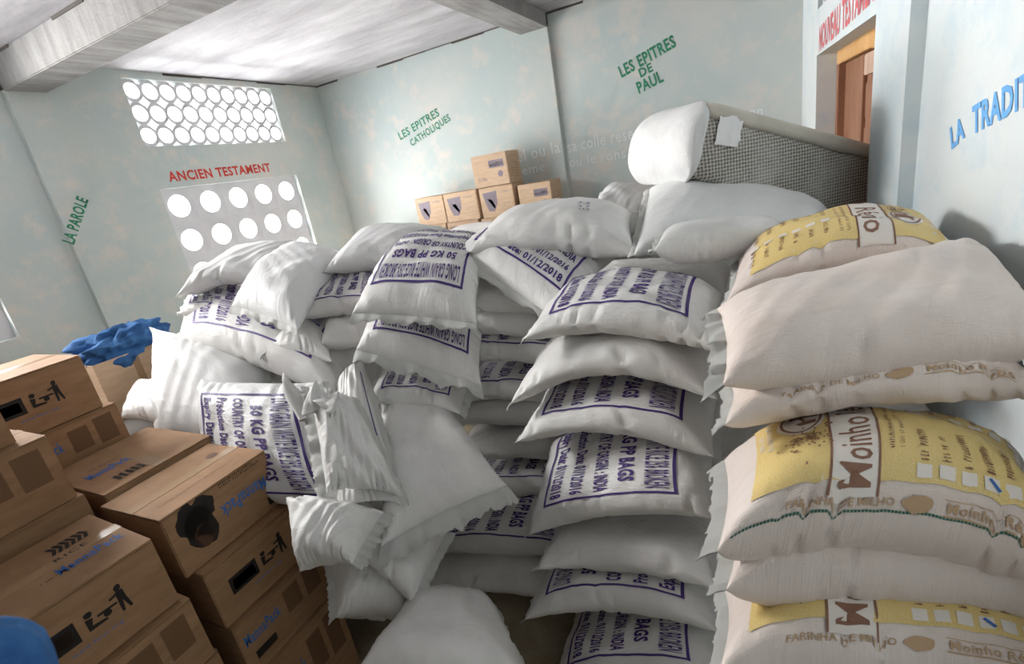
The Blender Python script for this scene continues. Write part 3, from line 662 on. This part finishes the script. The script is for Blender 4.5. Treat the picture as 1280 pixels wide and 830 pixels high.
# ------------------------------------------------------------------ cartons
def carton(label, x0, x1, y0, y1, z0, z1, rz=0, group='stacked cardboard cartons at lower left', m='card', art=None, top=None, tape='y', name='cardboard_box'):
    cx, cy = (x0+x1)/2, (y0+y1)/2; root = empty(name, (cx, cy, z0), rz); tag(root, label, 'box', group)
    a, b, h = (x1-x0)/2, (y1-y0)/2, z1-z0
    cb = link('carton_body', boxes([(-a, a, -b, b, 0, h-.006)], .004), M[m], root)
    g = .0025
    if tape == 'y': fl = [(-a, -g, -b, b, h-.006, h), (g, a, -b, b, h-.006, h)]; tp = (-.026, .026, -b-.001, b+.001, h, h+.0012)
    else: fl = [(-a, a, -b, -g, h-.006, h), (-a, a, g, b, h-.006, h)]; tp = (-a-.001, a+.001, -.026, .026, h, h+.0012)
    for q in fl: link('top_flap', boxes([q], .0015), M[m], root)
    link('tape', boxes([tp]), M['tape'], root)
    if art:   # front (+x) face, X along +y
        for mm, f in art(2*b, h): f.place('printed_lettering', (a, -b, 0), (0, 1, 0), (0, 0, 1), M[mm], cb, .0008)
    if top:
        for mm, f in top(2*b, 2*a): f.place('printed_lettering', (a, -b, h), (0, 1, 0), (-1, 0, 0), M[mm], root, .0022)
    return root
def logo_art(Wd, H):
    k = Flat().rect(Wd*.16, H*.38, Wd*.44, H*.66); x = Wd*.49
    k.blob(x+.012, H*.62, .010, .011, 10, 2).add([(x, H*.42), (x+.05, H*.42), (x+.05, H*.45), (x+.012, H*.47), (x+.02, H*.56), (x, H*.58)], [(0, 1, 2, 3, 4, 5)])
    k.blob(x+.055, H*.5, .012, .012, 9, 4); k.rect(x+.03, H*.52, x+.085, H*.55)
    px = x+.10; k.blob(px, H*.70, .010, .012, 10, 1); k.add([(px-.012, H*.52), (px+.012, H*.52), (px+.010, H*.66), (px-.010, H*.66)], [(0, 1, 2, 3)])
    k.add([(px-.03, H*.60), (px-.008, H*.62), (px-.008, H*.65), (px-.03, H*.63)], [(0, 1, 2, 3)]); k.add([(px-.012, H*.38), (px-.004, H*.38), (px, H*.53), (px-.012, H*.53)], [(0, 1, 2, 3)]); k.add([(px+.010, H*.38), (px+.018, H*.38), (px+.012, H*.53), (px, H*.53)], [(0, 1, 2, 3)])
    w_ = Flat().scribble(Wd*.20, H*.45, Wd*.2, H*.14, 9, 6)
    return [('ink', k), ('inkbrown', Flat(). rect(Wd*.19, H*.43, Wd*.41, H*.60)), ('ink', Flat().text('Feed', Wd*.21, H*.46, Wd*.18, H*.12)) if False else ('inkblue', Flat().text('www.fmsc.org', Wd*.36, H*.26, Wd*.3, H*.05))]
def portrait_art(Wd, H):
    k = Flat().blob(Wd*.20, H*.70, .055, .07, 18, 2, .18).blob(Wd*.30, H*.78, .06, .05, 16, 3, .2).blob(Wd*.25, H*.52, .06, .085, 18, 4, .12)
    f = Flat().blob(Wd*.25, H*.40, .038, .05, 16, 5, .05)
    t = Flat().text('MannaPack', Wd*.90, H*.62, Wd*.46, H*.22, PI, .02)
    s = Flat().scribble(Wd*.50, H*.88, Wd*.42, .012, 22, 1).scribble(Wd*.50, H*.93, Wd*.35, .010, 18, 2).rect(Wd*.86, H*.10, Wd*.95, H*.24)
    return [('ink', k), ('inkbrown', f), ('inkblue', t), ('ink', s)]
def panel_art(Wd, H):
    k = Flat().rect(Wd*.50, H*.42, Wd*.68, H*.84).rect(Wd*.74, H*.38, Wd*.92, H*.88)
    for i in range(6): k.scribble(Wd*.1, H*(.30-.035*i), Wd*.3, H*.02, 20, i)
    return [('shade_ink', k), ('inkblue', Flat().text('MannaPack', Wd*.05, H*.55, Wd*.38, H*.2, 0, .02)), ('ink', Flat().rect(Wd*.1, H*.22, Wd*.32, H*.36))]
def top_art(Wd, D):
    k = Flat()
    for i in range(6): k.add([(Wd*(.62+.04*i), D*.62), (Wd*(.645+.04*i), D*.62), (Wd*(.67+.04*i), D*.70), (Wd*(.645+.04*i), D*.78), (Wd*(.62+.04*i), D*.78), (Wd*(.645+.04*i), D*.70)], [(0, 1, 2, 3, 4, 5)])
    k.scribble(Wd*.45, D*.30, Wd*.28, D*.025, 20, 7); k.text('RICE', Wd*.60, D*.5, Wd*.2, D*.06)
    return [('ink', k), ('inkblue', Flat().text('MannaPack', Wd*.55, D*.28, Wd*.40, D*.12, 0, .02))]
def top_line(Wd, D):
    k = Flat().scribble(Wd*.12, D*.22, Wd*.7, D*.03, 44, 3).blob(Wd*.82, D*.62, Wd*.05, D*.06, 16, 1, .05)
    return [('inkbrown', k)]
def topC(Wd, D):
    k = Flat()
    for i in range(5): k.rect(Wd*(.20+.05*i), D*.12, Wd*(.23+.05*i), D*.24)
    k.scribble(Wd*.2, D*.60, Wd*.3, D*.03, 16, 9)
    return [('ink', k), ('inkblue', Flat().text('MannaPack', Wd*.12, D*.42, Wd*.36, D*.13, 0, .02))]
BH = .262
carton('open-front row top carton with a dark portrait and upside-down blue lettering', -2.28, -1.90, .71, 1.16, 1.25-BH, 1.25, .02, art=portrait_art, top=top_line)
carton('second carton down in the portrait column, black logo with small figures', -2.24, -1.85, .745, 1.175, .985-BH-.0, .985, 0, art=logo_art)
carton('third carton down in the portrait column, with dim brown panels', -2.22, -1.83, .75, 1.19, .985-2*BH-.003, .985-BH-.003, 0, art=panel_art)
carton('fourth carton down in the portrait column, nearly in the dark', -2.24, -1.83, .77, 1.205, 0.001, .985-2*BH-.006, 0, art=panel_art)
carton('nearest carton with blue lettering and chevrons on its top and a black logo in front', -2.28, -1.83, .20, .655, 1.25-BH, 1.25, -.05, art=logo_art, top=top_art)
carton('second carton down under the nearest lettered carton', -2.26, -1.80, .22, .665, .985-BH, .985, -.02, art=panel_art)
carton('third carton down under the nearest lettered carton', -2.27, -1.81, .23, .675, .985-2*BH-.003, .985-BH-.003, 0, art=logo_art)
carton('lowest carton under the nearest lettered carton', -2.27, -1.81, .23, .675, .001, .985-2*BH-.006, 0)
carton('flat-topped carton with blue lettering and a taped seam behind the portrait carton', -2.82, -2.30, .74, 1.19, 1.272-BH, 1.272, .0, top=topC, tape='x', art=panel_art)
for i, s in enumerate(('second', 'third', 'fourth', 'lowest')):
    z = 1.272-BH*(i+1)
    if z > .05: carton(s+' carton down under the flat-topped taped carton', -2.80, -2.31, .745, 1.185, max(.001, z-BH), z-.001, 0)
carton('carton with dim panels and blue word, behind and left of the taped carton', -3.3, -2.88, .68, 1.13, 1.445-BH-.003, 1.442, 0, art=panel_art)
carton('highest rear carton with black logo on front and sunlit top', -3.36, -2.89, .62, 1.085, 1.445, 1.445+.272, 0, art=logo_art)
carton('upper left carton cut by the photo edge, above the paneled one', -2.80, -2.40, .15, .62, 1.575, 1.575+.26, .0, art=panel_art)
carton('dim paneled carton at the left edge, second of its column', -2.76, -2.34, .21, .682, 1.575-.27, 1.574, 0, art=panel_art)
carton('dim carton at the left edge, third of its column, behind the nearest lettered one', -2.76, -2.335, .22, .70, 1.304-BH, 1.304, 0)
for i, s in enumerate(('fourth', 'fifth', 'sixth', 'lowest')):
    z = 1.304-BH*(i+1)
    if z > .05: carton(s+' carton of the left edge column, hidden low down', -2.76, -2.335, .22, .70, max(.001, z-BH), z-.001, 0)
for i, s in enumerate(('third', 'fourth', 'fifth', 'sixth', 'lowest')):
    z = 1.442-BH*(i+1)-.004
    if z > .05: carton(s+' carton of the rear left column under the sunlit carton', -3.3, -2.88, .66, 1.11, max(.001, z-BH), z-.001, 0)
# small cartons along the back wall
def small_art(seed):
    def f(Wd, H):
        k = Flat().add([(Wd*.1, H*.82), (Wd*.52, H*.86), (Wd*.5, H*.45), (Wd*.38, H*.2), (Wd*.22, H*.22), (Wd*.14, H*.5)], [(0, 1, 2, 3, 4, 5)])
        w_ = Flat().add([(Wd*.22, H*.60), (Wd*.34, H*.62), (Wd*.44, H*.34), (Wd*.38, H*.30), (Wd*.30, H*.48)], [(0, 1, 2, 3, 4)])
        s = Flat().scribble(Wd*.62, H*.78, Wd*.26, H*.07, 8, seed); 
        for i in range(4): s.scribble(Wd*.62, H*(.42-.07*i), Wd*.26, H*.03, 10, seed+i)
        return [('inkgrey', k), ('cream', w_), ('inkgrey', s)]
    return f
def small_top(Wd, H):
    s = Flat().rect(Wd*.48, H*.56, Wd*.9, H*.8).scribble(Wd*.12, H*.18, Wd*.26, H*.14, 6, 3).blob(Wd*.78, H*.36, Wd*.08, H*.1, 10, 4)
    return [('inkgrey', s), ('cream', Flat().scribble(Wd*.5, H*.6, Wd*.38, H*.14, 8, 2))]
def small_side(Wd, H):
    s = Flat()
    for i in range(6): s.scribble(Wd*.15, H*(.6-.08*i), Wd*.65, H*.03, 16, i)
    return [('inkbrown', s)]
def wcarton(label, pl, pr, zt_, h, d=.30, art=None, y=4.55):
    x0 = float(hit(*pl, 1, y)[0]); x1 = float(hit(*pr, 1, y)[0]); root = empty('small_carton', ((x0+x1)/2, y+d/2, zt_-h)); tag(root, label, 'box', 'small pale cartons against the back wall')
    a = (x1-x0)/2-.004; b = d/2
    cb = link('carton_body', boxes([(-a, a, -b, b, 0, h-.006)], .004), M['card_light'], root)
    for q in ((-a, a, -b, -.003, h-.006, h), (-a, a, .003, b, h-.006, h)): link('top_flap', boxes([q], .0015), M['card_light'], root)
    link('tape', boxes([(-a-.001, a+.001, -.025, .025, h, h+.001)]), M['tape'], root)
    for mm, f in (art or small_art(3))(2*a, h): f.place('printed_lettering', (-a, -b, 0), (1, 0, 0), (0, 0, 1), M[mm], cb, .0008)
    for mm, f in small_side(2*b, h): f.place('printed_lettering', (a, -b, 0), (0, 1, 0), (0, 0, 1), M[mm], cb, .0008)
    return root
z2 = float(hit(599, 236, 1, 4.55)[2]); hh = float(hit(575, 240, 1, 4.55)[2]-hit(580, 277, 1, 4.55)[2])
print('small carton top', z2, 'h', hh)
wcarton('topmost small pale carton with a dark printed block, on the back wall pile', (588, 200), (633, 196), z2+.305, .30, art=small_top)
wcarton('left small carton of the upper row against the back wall', (517, 248), (553, 245), z2, .29)
wcarton('middle small carton of the upper row against the back wall', (553, 245), (595, 240), z2, .29)
wcarton('small carton directly under the topmost one', (598, 240), (641, 236), z2, .30)
wcarton('right small carton standing apart beside the topmost one', (646, 233), (688, 231), z2-.03, .29, art=small_top)
wcarton('left small carton of the lower row, half hidden by sacks', (519, 280), (557, 278), z2-.292, .29)
wcarton('middle small carton of the lower row, half hidden by sacks', (558, 278), (598, 275), z2-.292, .29)
wcarton('right small carton of the lower row behind the scribbled sack', (601, 275), (645, 272), z2-.302, .29)
wcarton('small carton under the one standing apart', (646, 270), (690, 268), z2-.322, .29)
wcarton('low small carton seen at the left behind the pile', (452, 295), (510, 286), z2-.29, .29, y=4.4)

# ------------------------------------------------------------------ open carton with blue cloth
c0 = hit(115, 458, 0, -3.45); oz = float(c0[2])
ob = empty('open_box', (-3.65, float(c0[1])+.22, oz-.36)); tag(ob, 'open pale carton holding blue cloth at the left wall', 'box')
for q in ((-.2, -.194, -.22, .22, 0, .36), (.194, .2, -.22, .22, 0, .36), (-.194, .194, -.22, -.214, 0, .36), (-.194, .194, .214, .22, 0, .36)): link('side_panel', boxes([q]), M['card_light'], ob)
link('bottom_panel', boxes([(-.2, .2, -.22, .22, -.006, 0)]), M['card_light'], ob)
link('tape', boxes([(.2, .2012, -.02, .02, .05, .36)]), M['tape'], ob)
def cloth(name, c, rx, ry, rz, m, label, seed, amp=.25, n=40, cat='cloth', rot=0):
    bm = bmesh.new(); bmesh.ops.create_icosphere(bm, subdivisions=5, radius=1)
    for v in bm.verts:
        p = v.co.copy(); f = noise.noise(p*1.5+Vector((seed, 0, 0)))*amp+noise.noise(Vector((p.x*6, p.y*1.8, p.z*3))+Vector((0, seed, 0)))*amp*.5
        rdg = abs(noise.noise(Vector((p.x*4+p.y*3, p.y*2, p.z*2))+Vector((seed, seed, 0))))
        k = 1+f-rdg*amp*.8
        v.co = Vector((p.x*rx*k, p.y*ry*k, p.z*rz*k))
    me = bpy.data.meshes.new(name); bm.to_mesh(me); bm.free()
    o = link(name, me, m, None, True); o.location = c; o.rotation_euler = (0, 0, rot); tag(o, label, cat); return o
cloth('folded_cloth', (-3.62, float(c0[1])+.25, oz+.03), .19, .28, .12, M['denim'], 'crumpled blue cloth heaped in the open carton', 3.2, .5)
cloth('dark_blue_cloth', at(-22, 850, .5), .055, .055, .06, M['denim'], 'blurred blue cloth bundle at the bottom left corner of the photo', 6.1, .12)

# ------------------------------------------------------------------ mattress
A0 = at(868, 226, 2.28); B0 = at(1100, 272, 2.70); up0 = np.array([0, 0, .345])
dirm = B0-A0; dirm[2] = dirm[2]; Lm = np.linalg.norm(dirm); X_ = dirm/Lm; Y_ = np.cross([0, 0, 1.], X_); Y_ /= np.linalg.norm(Y_); Z_ = np.cross(X_, Y_)
print('mattress', A0, B0, Lm)
mt = empty('mattress', A0); tag(mt, 'thick mattress in grey mesh fabric with white wrapped end, on top of the pile', 'mattress')
def rbox(nx, ny, nz_, Lx, Ly, Lz, r, fn):
    bm = bmesh.new(); bmesh.ops.create_cube(bm, size=1)
    bmesh.ops.subdivide_edges(bm, edges=bm.edges[:], cuts=15, use_grid_fill=True)
    uvl = bm.loops.layers.uv.new('UVMap')
    for v in bm.verts:
        x, y, z = (v.co+Vector((.5, .5, .5))); q = Vector((x*Lx, y*Ly, z*Lz))
        c = Vector((min(max(q.x, r), Lx-r), min(max(q.y, r), Ly-r), min(max(q.z, r), Lz-r))); d = q-c
        if d.length > 1e-6: d = d.normalized()*r
        v.co = Vector(fn(c+d))
    for f in bm.faces:
        n_ = f.normal
        for l in f.loops:
            p = l.vert.co; l[uvl].uv = (p.x*X_[0]+p.y*X_[1], p.z) if True else 0
    me = bpy.data.meshes.new('m'); bm.to_mesh(me); bm.free(); return me
DM = .52
def mf(q):
    s = q.x/Lm; p = X_*q.x+Y_*q.y+Z_*(q.z-.01*math.sin(s*3)+.012*noise.noise(Vector((q.x*5, q.y*5, q.z*9))))
    return p
me = rbox(1, 1, 1, Lm, DM, .30, .05, mf)
link('mesh_cover', me, M['spacer'], mt, True)
me = rbox(1, 1, 1, Lm+.01, DM+.03, .075, .03, lambda q: X_*(q.x-.005)+Y_*(q.y-.012)+Z_*(q.z+.275))
link('top_panel', me, M['mattop'], mt, True)
def ff(q):
    k = .22*math.sqrt(max(0, 1-((q.z-.18)/.20)**2)) if abs(q.z-.18) < .2 else 0
    nn = noise.noise(Vector((q.x*7, q.y*6, q.z*7)))
    t = 1-q.x/.34
    return X_*(.03-t*k*.55+nn*.012)+Y_*(q.y-.02+nn*.012)+Z_*(q.z-.01+nn*.01)
link('foam_wrapped_end', rbox(1, 1, 1, .34, DM+.03, .375, .13, ff), M['foam'], mt, True)
pt = Flat()
tg = at(897, 187, 2.30)
V = []; nn_ = 9
for i in range(nn_):
    for j in range(nn_):
        V.append(X_*(.06+.13*i/8)+Z_*(.17+.13*j/8+.01*i/8)-Y_*(.006+.006*abs(noise.noise(Vector((i*.7, j*.6, 2)))*3)))
nV = len(V); V += [p+Y_*.001 for p in V]
Fp = []
for i in range(nn_-1):
    for j in range(nn_-1):
        a = i*nn_+j; q = (a, a+nn_, a+nn_+1, a+1); Fp.append(q); Fp.append(tuple(x+nV for x in q[::-1]))
link('paper_tag', mesh('p', V, Fp), M['paper'], mt, True)
for k_ in range(3):
    V = []
    for i in range(9):
        for j in range(5):
            nq = noise.noise(Vector((i*.6, j*.8, k_*3.))); V.append(X_*(.0+.25*i/8+k_*.05)+Z_*(.03+.10*j/4+.02*nq)-Y_*(.004+.03*abs(noise.noise(Vector((i*.9, j*1.3, k_*5.1))))))
    nV = len(V); V += [p+Y_*.0015 for p in V]; Fp = []
    for i in range(8):
        for j in range(4):
            a = i*5+j; q = (a, a+5, a+6, a+1); Fp.append(q); Fp.append(tuple(x+nV for x in q[::-1]))
    if k_ < 0: link('crumpled_wrap', mesh('w', V, Fp), M['spacer'], mt, True)
